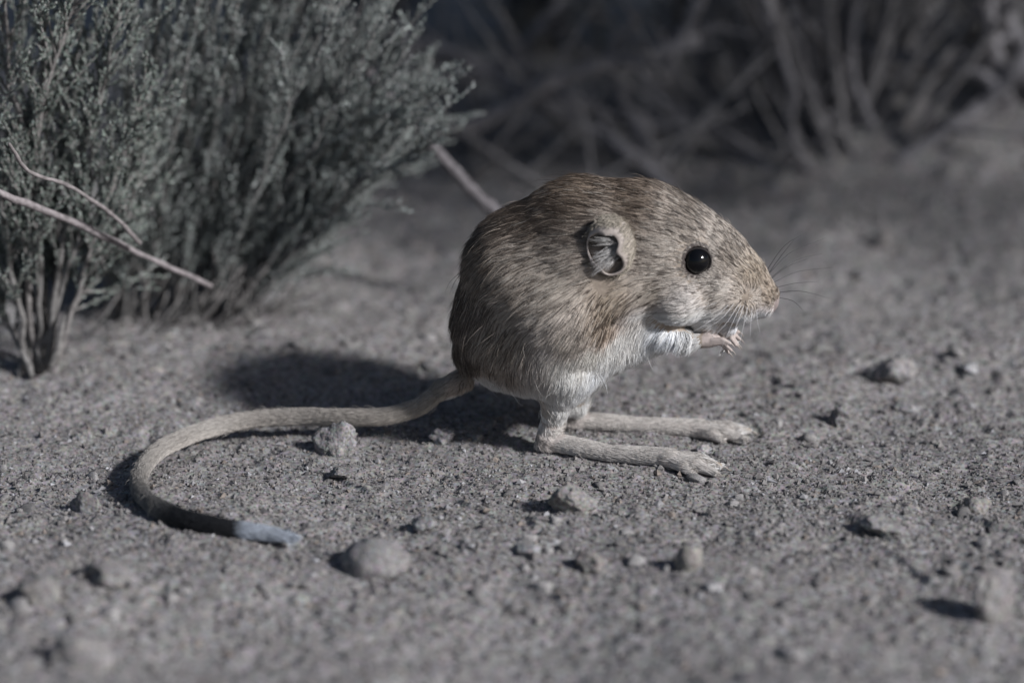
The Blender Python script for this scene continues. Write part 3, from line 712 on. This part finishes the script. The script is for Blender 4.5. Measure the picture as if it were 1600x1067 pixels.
GCOL = [  # px, py, colour
    (1205, 455, (.40, .34, .26)), (1180, 425, (.40, .345, .26)), (1140, 385, (.37, .33, .27)), (1080, 330, (.33, .29, .235)), (1000, 295, (.28, .225, .165)), (920, 285, (.27, .215, .155)),
    (840, 305, (.30, .25, .19)), (765, 360, (.34, .295, .23)), (725, 440, (.34, .29, .23)), (715, 530, (.34, .29, .23)), (820, 390, (.42, .38, .315)), (800, 470, (.42, .38, .31)),
    (780, 540, (.42, .365, .295)), (790, 590, (.50, .38, .26)), (735, 600, (.52, .45, .37)), (835, 605, (.58, .50, .42)), (875, 610, (.80, .79, .78)), (890, 585, (.82, .83, .86)), (900, 530, (.72, .70, .67)), (880, 400, (.43, .395, .33)), (900, 470, (.47, .435, .37)), (850, 545, (.54, .51, .46)), (885, 555, (.74, .73, .72)), (915, 560, (.83, .85, .89)), (925, 500, (.68, .65, .60)), (905, 520, (.66, .63, .59)), (940, 545, (.84, .86, .90)),
    (945, 520, (.80, .79, .78)), (960, 570, (.88, .90, .93)), (1010, 540, (.87, .89, .93)), (1040, 510, (.80, .82, .87)), (1060, 375, (.41, .375, .315)), (1020, 430, (.44, .40, .33)), (960, 430, (.45, .385, .29)), (960, 340, (.40, .36, .30)),
    (1110, 385, (.44, .41, .355)), (1120, 440, (.49, .46, .40)), (1160, 455, (.52, .475, .40)), (1070, 460, (.56, .54, .50)), (1080, 490, (.80, .80, .80)), (1160, 492, (.84, .84, .88)), (1190, 490, (.70, .70, .73)), (1120, 505, (.66, .63, .62)),
    (945, 455, (.36, .30, .22)), (948, 478, (.44, .36, .27)), (965, 500, (.74, .72, .70))]
GC_P = np.array([g[:2] for g in GCOL], float); GC_C = np.array([g[2] for g in GCOL])
def idw(Q, pts, vals, power=3.5):
    out = np.zeros((len(Q), vals.shape[1])); W = np.zeros(len(Q))
    for p, v in zip(pts, vals):
        w_ = 1 / (((Q - p) ** 2).sum(1) + 60) ** (power / 2); out += w_[:, None] * v; W += w_
    return out / W[:, None]
def surface_samples(n, wfun=None):
    a, b, c, d = (BV[BF[:, i]] for i in range(4))
    N = np.cross(c - a, d - b); A_ = np.linalg.norm(N, axis=1) * .5; N = N / (np.linalg.norm(N, axis=1)[:, None] + 1e-12)
    wt = A_ * (wfun((a + c) / 2, N) if wfun else 1); f = rng.choice(len(BF), n, p=wt / wt.sum())
    u, v = rng.random((2, n, 1)); return a[f] * (1 - u) * (1 - v) + b[f] * u * (1 - v) + c[f] * u * v + d[f] * (1 - u) * v, f
# smooth normals
vn = np.zeros_like(BV); fn = np.cross(BV[BF[:, 2]] - BV[BF[:, 0]], BV[BF[:, 3]] - BV[BF[:, 1]])
for i in range(4): np.add.at(vn, BF[:, i], fn)
vn /= np.linalg.norm(vn, axis=1)[:, None] + 1e-12
if ((BV - np.array([1.0, 0, 4.0])) * vn).sum(1).mean() < 0: vn = -vn
def wfun(Pc, N):
    r, t = region(Pc); w_ = np.where(r == 0, 1.0, np.where(r == 1, 2.8, np.where(r == 4, .6, 1.3)))
    far = (Pc[:, 1] - ymid(Pc[:, 0])) > 1.2
    mz = (r == 0) & (side_px(Pc)[:, 0] > 1120)
    return w_ * np.where(far & (r == 0), .55, 1) * np.where(mz, 1.8, 1)
NH = 330000
root, fidx = surface_samples(NH, wfun)
nrm = vn[BF[fidx, 0]]; reg, rt = region(root); sp_ = side_px(root)
g = idw(sp_, GUIDE[:, :2], GUIDE[:, 2:]); colr = idw(sp_, GC_P, GC_C)
dirv = np.stack([g[:, 0], -.15 * g[:, 0], -g[:, 1]], 1); Ln = g[:, 2].copy()
# the whisker pad radiates
pad = np.array([1162, 450]); dpad = sp_ - pad; rp = np.linalg.norm(dpad, axis=1); m = (rp < 34) & (reg == 0)
k = np.clip(1 - rp / 34, 0, 1)[:, None] * 1.2; dv2 = np.stack([dpad[:, 0], 0 * rp, -dpad[:, 1]], 1) / (rp[:, None] + 3)
dirv = np.where(m[:, None], dirv * (1 - np.clip(k, 0, 1)) + dv2 * np.clip(k, 0, 1), dirv)
# tail, feet, shanks, hands run along their bones
def along(P, path, t):
    i = np.clip((t * (len(path) - 1)).astype(int), 0, len(path) - 2); d = path[i + 1] - path[i]; return d / np.linalg.norm(d, axis=1)[:, None]
m = reg == 1; dirv[m] = along(root[m], tail[2:], rt[m]); Ln[m] = .42; Ln[m & (rt > .7)] = .58; Ln[m & (rt > .88)] = .6
for rg, A1, A2, ll in ((2, FOOT_N, FOOT_F, .30), (3, LEG_N, LEG_F, .34), (4, ARM_N, ARM_F, .14)):
    m = reg == rg; d1, t1 = seg_dist(root[m], A1); d2, t2 = seg_dist(root[m], A2)
    dirv[m] = np.where((d1 < d2)[:, None], along(root[m], A1, t1), along(root[m], A2, t2)); Ln[m] = ll
m = (reg == 3); dirv[m] += np.array([0.3, 0, -.3]); hl = (m & (rt > .6))[:, None] * sstep(.6, .95, rt)[:, None]; dirv = dirv * (1 - hl) + np.array([.95, -.2, -.25]) * hl
# colours of the parts
tc_ = np.stack([np.interp(rt, [0, .2, .6, .72, .745, .862, .875, 1], c_) for c_ in zip(*[(.39, .345, .30), (.355, .32, .29), (.32, .297, .278), (.20, .19, .18), (.035, .035, .038), (.035, .035, .038), (.50, .54, .61), (.55, .59, .66)])], 1)
up_ = nrm[:, 2]
colr = np.where((reg == 1)[:, None], tc_ * np.where(((up_ < -.1) & (rt < .72))[:, None], 1.3, 1), colr)
colr[reg == 2] = (.68, .635, .60); colr[reg == 3] = (.64, .57, .52); colr[reg == 4] = (.66, .61, .58)
m3 = reg == 3; f3 = sstep(.05, 1.0, rt)[:, None]; colr = np.where(m3[:, None], np.array((.82, .81, .80)) * (1 - f3) + np.array((.64, .58, .55)) * f3, colr)
und = sstep(-.25, -.75, up_) * (reg == 0); colr = colr * (1 - und[:, None]) + np.array((.74, .73, .73)) * und[:, None]
# agouti: dark guard hairs in wispy streaks over the back, pale flecks elsewhere
Tn = dirv - nrm * (dirv * nrm).sum(1)[:, None]; Tn /= np.linalg.norm(Tn, axis=1)[:, None] + 1e-9
Bn = np.cross(nrm, Tn)
# noise stretched along the lie of the fur
sq = np.stack([sp_[:, 0], sp_[:, 1], root[:, 1] * 20], 1)
flow = g[:, :2] / (np.linalg.norm(g[:, :2], axis=1)[:, None] + 1e-9)
across = -flow[:, 1] * sp_[:, 0] + flow[:, 0] * sp_[:, 1]
lum = colr @ np.array([.3, .55, .15]); tan_ = (sstep(.70, .5, colr[:, 0]) * (reg == 0))[:, None]; colr = (colr * .93 + lum[:, None] * .07) * (1 + tan_ * np.array([.05, 0, .03]))
backness = sstep(.50, .30, colr[:, 0])
ci = rng.choice(NH, NH // 22, replace=False); kd = kdtree.KDTree(len(ci))       # locks of hair
for j_, i_ in enumerate(ci): kd.insert(root[i_], j_)
kd.balance()
lock = np.array([kd.find(r)[1] for r in root])
di = rng.choice(NH, NH // 8, replace=False); kd2 = kdtree.KDTree(len(di))        # finer wisps carry the dark guard hairs
for j_, i_ in enumerate(di): kd2.insert(root[i_], j_)
kd2.balance()
wisp = np.array([kd2.find(r)[1] for r in root])
longh = sstep(.42, .8, Ln[di])
wisp_dark = rng.random(len(di)) < (.05 + .48 * backness[di] * (.4 + .6 * sstep(-.3, .4, noise(sq[di], 55, 34))) * (.15 + .85 * longh)) * (reg[di] == 0) * sstep(.64, .46, colr[di, 0])
pd = np.where(wisp_dark[wisp], .75, .12 * (.5 + .5 * backness)) * (reg == 0) * sstep(.66, .5, colr[:, 0])
dark = rng.random(NH) < pd
colr = colr * np.where(reg == 0, rng.uniform(.86, 1.13, len(ci))[lock], 1)[:, None]
colr = colr * (1 + .10 * noise(sq, 40, 33) * (reg == 0))[:, None]
colr = colr * np.where(reg == 0, rng.uniform(.78, 1.2, NH), rng.uniform(.62, 1.25, NH))[:, None]
colr[dark] *= np.array([.24, .225, .22])
fleck = (~dark) & (rng.random(NH) < .10) & (reg == 0); colr[fleck] = colr[fleck] * .5 + np.array((.6, .57, .52)) * .5
colr = np.clip(colr, 0, .93)
# clearings: eyes, nose, palms, ear hole
keep = np.ones(NH, bool)
for e in (eye_n, eye_f): keep &= np.linalg.norm(root - e, axis=1) > EYE_R + .05
keep &= ~((np.linalg.norm(root - BP(1213, 478, 0), axis=1) < .26))
keep &= ~((reg == 4) & (rt > .62))
for s in (-1, 1): keep &= ~((np.hypot((sp_[:, 0] - 951) / 29, (sp_[:, 1] - 384) / 38) < 1) & (reg == 0) & (np.abs(root[:, 1] - ymid(root[:, 0])) > 1.0))
near_eye = np.minimum(np.linalg.norm(root - eye_n, axis=1), np.linalg.norm(root - eye_f, axis=1)); Ln *= np.interp(near_eye, [.45, .9], [.4, 1])
colr = np.where((near_eye < .68)[:, None] & (reg == 0)[:, None], colr * .75, colr)
n = NH
Ln = Ln * rng.uniform(.7, 1.2, n) * np.where(dark, 1.18, 1)
jit = rng.normal(0, .13, n) + .16 * noise(np.column_stack([sp_ / 46, root[:, 1]]), .55, 41) * (reg == 0)
Td = Tn * np.cos(jit)[:, None] + Bn * np.sin(jit)[:, None]
lift = np.where(reg == 0, .27, np.where(reg == 1, .26, .24)) * rng.uniform(.5, 1.5, n)
ts = np.array([0, .33, .67, 1.0])
stray = rng.random(n) < .004                                       # loose guard hairs break the outline
lift = np.where(stray, lift * 2.3, lift + np.where(dark, .05, 0)); Ln = np.where(stray, Ln * 1.15, Ln); jit2 = np.where(stray, rng.normal(0, .25, n), 0)
Td = Td * np.cos(jit2)[:, None] + Bn * np.sin(jit2)[:, None]
P = root[:, None] - nrm[:, None] * .02 + Td[:, None] * (Ln[:, None] * ts)[..., None] + nrm[:, None] * (Ln[:, None] * lift[:, None] * (ts - .62 * ts ** 2))[..., None]
# tips gather in small locks
cg = ci[lock]
amt = np.where(stray, 0, np.where(reg == 0, .42, .25))[:, None, None] * (ts ** 1.4)[None, :, None]
ok = (reg == reg[cg]) & (np.linalg.norm(root - root[cg], axis=1) < .35)
P = np.where(ok[:, None, None], P * (1 - amt) + (P[cg] + (root - root[cg])[:, None] * .35) * amt, P)
P[:, :, 2] = np.maximum(P[:, :, 2], np.minimum(root[:, None, 2], .04))
rad = (np.where(reg == 0, .0085, .0075) * np.where(stray, .7, 1))[:, None] * np.array([1, .95, .7, .15])[None]
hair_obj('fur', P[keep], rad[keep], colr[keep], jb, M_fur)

# --- eyes
def uv_sphere(c, r, nu=32, nv=20):
    V = [];
    for i in range(nv + 1):
        th = math.pi * i / nv
        for j in range(nu): ph = 2 * math.pi * j / nu; V.append((c[0] + r * math.sin(th) * math.cos(ph), c[1] + r * math.sin(th) * math.sin(ph), c[2] + r * math.cos(th)))
    F = [(i * nu + j, (i + 1) * nu + j, (i + 1) * nu + (j + 1) % nu, i * nu + (j + 1) % nu) for i in range(nv) for j in range(nu)]
    return np.array(V), np.array(F)
M_eye, t, b = new_mat('eye_black'); b.inputs['Base Color'].default_value = (.004, .004, .005, 1); b.inputs['Roughness'].default_value = .06
b.inputs['Specular IOR Level'].default_value = .35
nn = t.nodes.new('ShaderNodeTexNoise'); nn.inputs['Scale'].default_value = 300; rr = t.nodes.new('ShaderNodeMapRange'); rr.inputs[3].default_value = .10; rr.inputs[4].default_value = .14
t.links.new(nn.outputs['Fac'], rr.inputs[0]); t.links.new(rr.outputs[0], b.inputs['Roughness'])
for e, s in ((eye_n, -1), (eye_f, 1)):
    V, F = uv_sphere(e, EYE_R); part('eye', V, F, M_eye, jb)
    # wet lid rim
    a = np.linspace(0, 2 * math.pi, 33)[:-1]; out = np.array([.12, s, .12]); out /= np.linalg.norm(out)
    u = np.cross(out, (0, 0, 1)); u /= np.linalg.norm(u); v = np.cross(u, out)
    ring = np.array([e + out * .16 + (EYE_R * .96) * (math.cos(q) * u * 1.05 + math.sin(q) * v) for q in a])
    V, F = [], []
    for i, q in enumerate(a):
        rd = math.cos(q) * u + math.sin(q) * v
        for k in range(6): w_ = 2 * math.pi * k / 6; V.append(ring[i] + .03 * (math.cos(w_) * rd + math.sin(w_) * out))
    F = [(i * 6 + k, i * 6 + (k + 1) % 6, ((i + 1) % 32) * 6 + (k + 1) % 6, ((i + 1) % 32) * 6 + k) for i in range(32) for k in range(6)]
    part('eyelid', V, F, M_skin, jb, True, np.ones((len(V), 3)) * np.array((.025, .02, .02)))

# --- ears: a domed shell whose mouth opens to the rear and side
def ear(s):
    nu, nv = 56, 16
    c0 = BP(955, 384, s * 2.22); rx, rl, rz = .70, .58, .92
    axis = np.array([-.30, s * .92, -.12]); axis /= np.linalg.norm(axis)
    u = np.cross(axis, (0, 0, 1)); u /= np.linalg.norm(u); v = np.cross(u, axis)
    if v[2] < 0: v = -v; u = -u
    V, Cc, Nn = [], [], []
    for j in range(nv + 1):
        t = j / nv
        for i in range(nu):
            ph = 2 * math.pi * i / nu
            th0 = .80 + .15 * math.sin(ph * 2 + .6) + .10 * math.sin(3 * ph + 1) + .03 * math.sin(7 * ph)
            notch = math.exp(-((((ph - 2.95 + math.pi) % (2 * math.pi)) - math.pi) / .30) ** 2) * -.34
            th = math.pi - t * (math.pi - th0 - notch)
            d = math.cos(th) * axis + math.sin(th) * (math.cos(ph) * u + math.sin(ph) * v)
            fl = 1 + .10 * max(0, t - .7) / .3
            p = c0 + d * np.array([rx, rl, rz]) * fl
            V.append(p); Nn.append(d)
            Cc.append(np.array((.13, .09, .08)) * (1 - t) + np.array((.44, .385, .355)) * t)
    V = np.array(V); Nn = np.array(Nn); n0 = len(V); Cc = np.array(Cc)
    outer = V + Nn * .05
    F = [(j * nu + i, j * nu + (i + 1) % nu, (j + 1) * nu + (i + 1) % nu, (j + 1) * nu + i) for j in range(nv) for i in range(nu)]
    F2 = [(a + n0, d_ + n0, c_ + n0, b_ + n0) for a, b_, c_, d_ in F]
    e = nv * nu; F3 = [(e + i, e + (i + 1) % nu, n0 + e + (i + 1) % nu, n0 + e + i) for i in range(nu)]
    eo = part('ear', np.concatenate([V, outer]), F + F2 + F3, M_skin, jb, True, np.concatenate([Cc, np.repeat([np.array((.42, .37, .33)) * (1 - t_) + np.array((.42, .365, .335)) * t_ for t_ in sstep(.6, 1, np.arange(nv + 1) / nv)], nu, 0)]))
    H_, K = [], []
    for k in range(120):                                             # pale hairs fanning out of the ear hole
        st_ = c0 + np.array([.35 + random.uniform(-.15, .15), s * random.uniform(-.15, .25), random.uniform(-.35, .3)])
        e_ = c0 + np.array([random.uniform(-.75, -.1), s * random.uniform(.35, .7), random.uniform(-.85, -.1) if random.random() < .75 else random.uniform(.2, .6)])
        m_ = (st_ + e_) / 2 + np.array([.05, s * .12, .10]); Q = smooth_path([st_, m_, e_], 4)
        H_.append(Q); K.append(np.array((.54, .52, .51)) * random.uniform(.7, 1.1))
    for k in range(5200):                                            # short coat over the back of the shell and along its rim
        j = random.randint(3, nv - 3); i = random.randint(0, nu - 1); p = outer[j * nu + i] + rng.normal(0, .025, 3)
        q = V[min(j + 1, nv) * nu + i] - V[(j - 1) * nu + i]; q = q / (np.linalg.norm(q) + 1e-9) + rng.normal(0, .22, 3) + np.array([-.25, 0, 0])
        L_ = random.uniform(.08, .20); o_ = Nn[j * nu + i] * .22
        if j > nv - 2: L_ *= .6
        H_.append([p, p + (q + o_) * L_ * .35, p + (q + o_) * L_ * .7, p + (q + o_ * .6) * L_]); K.append(np.array((.42, .375, .315)) * random.uniform(.55, 1.25))
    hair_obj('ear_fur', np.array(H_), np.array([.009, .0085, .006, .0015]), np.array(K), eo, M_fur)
ear(-1); ear(1)

# --- claws
CL = tint_mat('claw', rough=.4, spec=.5, nscale=400, amt=.2)
def claw(p, d, L, r):
    d = np.asarray(d, float) / np.linalg.norm(d); pts = [p, p + d * L * .5, p + d * L + np.array([0, 0, -L * .35])]
    V, F = tube(np.array(pts), [r, r * .75, r * .15], 6); part('claw', V, F, CL, jb, True, np.ones((len(V), 3)) * np.array((.36, .31, .28)))
for kn in (kn1, kn2):
    for e in kn[:4]: claw(e, (.8, -.1, -.5), .2, .03)
for tx, ty, r in [(1076, 741, .16), (1112, 742, .18), (1124, 730, .15)]: claw(gnd(tx, ty, r) + (.1, 0, -.03), (1, -.2, -.12), .24, .05)
for tx, ty, r in [(1122, 689, .15), (1156, 687, .17), (1170, 675, .14)]: claw(gnd(tx, ty, r) + (.1, 0, -.03), (1, -.1, -.12), .22, .045)

# --- whiskers
M_wh = tint_mat('whisker', rough=.35, spec=.5, nscale=200, amt=.1)
def whisker(root_, pts, r, col):
    P = smooth_path(pts, 12); V, F = tube(P, np.linspace(r, r * .25, 12), 4); part('whisker', V, F, M_wh, jb, True, np.ones((len(V), 3)) * np.array(col))
WD = (.03, .028, .03); WL = (.55, .54, .55)
for (a, b_, c_, l0, l1) in [((1192, 432), (1225, 385), (1262, 362), .5, 1.6), ((1194, 436), (1235, 395), (1290, 372), .45, 2.0), ((1197, 440), (1240, 408), (1285, 396), .4, 1.9),
                          ((1200, 446), (1245, 425), (1300, 418), .35, 2.1), ((1203, 452), (1240, 443), (1278, 440), .3, 1.7), ((1196, 434), (1222, 398), (1243, 372), .5, 1.2),
                          ((1207, 458), (1250, 455), (1296, 466), .3, 1.8), ((1210, 464), (1238, 470), (1256, 486), .3, 1.0), ((1198, 442), (1228, 418), (1262, 404), .45, 1.4)]:
    whisker(jb, [BP(*a, l0), BP(*b_, (l0 + l1) / 2), BP(*c_, l1)], .013, WD)
for (a, b_, c_) in [((1150, 470), (1128, 497), (1095, 520)), ((1155, 474), (1135, 505), (1110, 532)), ((1162, 478), (1150, 510), (1135, 545)), ((1168, 480), (1162, 508), (1155, 540)),
                    ((1175, 482), (1173, 508), (1172, 525)), ((1182, 484), (1184, 505), (1188, 520)), ((1148, 466), (1112, 500), (1060, 532)), ((1158, 476), (1142, 510), (1120, 560)), ((1146, 462), (1100, 480), (1045, 492)), ((1150, 456), (1095, 462), (1040, 480)), ((1145, 448), (1110, 440), (1060, 448))]:
    whisker(jb, [BP(*a, -.95), BP(*b_, -1.5), BP(*c_, -1.9)], .0105, WL if c_[1] > 485 else WD)
for (a, b_, c_) in [((1060, 345), (1056, 325), (1045, 305)), ((1095, 385), (1085, 355), (1068, 335))]:
    whisker(jb, [BP(*a, -1.4), BP(*b_, -1.7), BP(*c_, -1.8)], .009, WD)
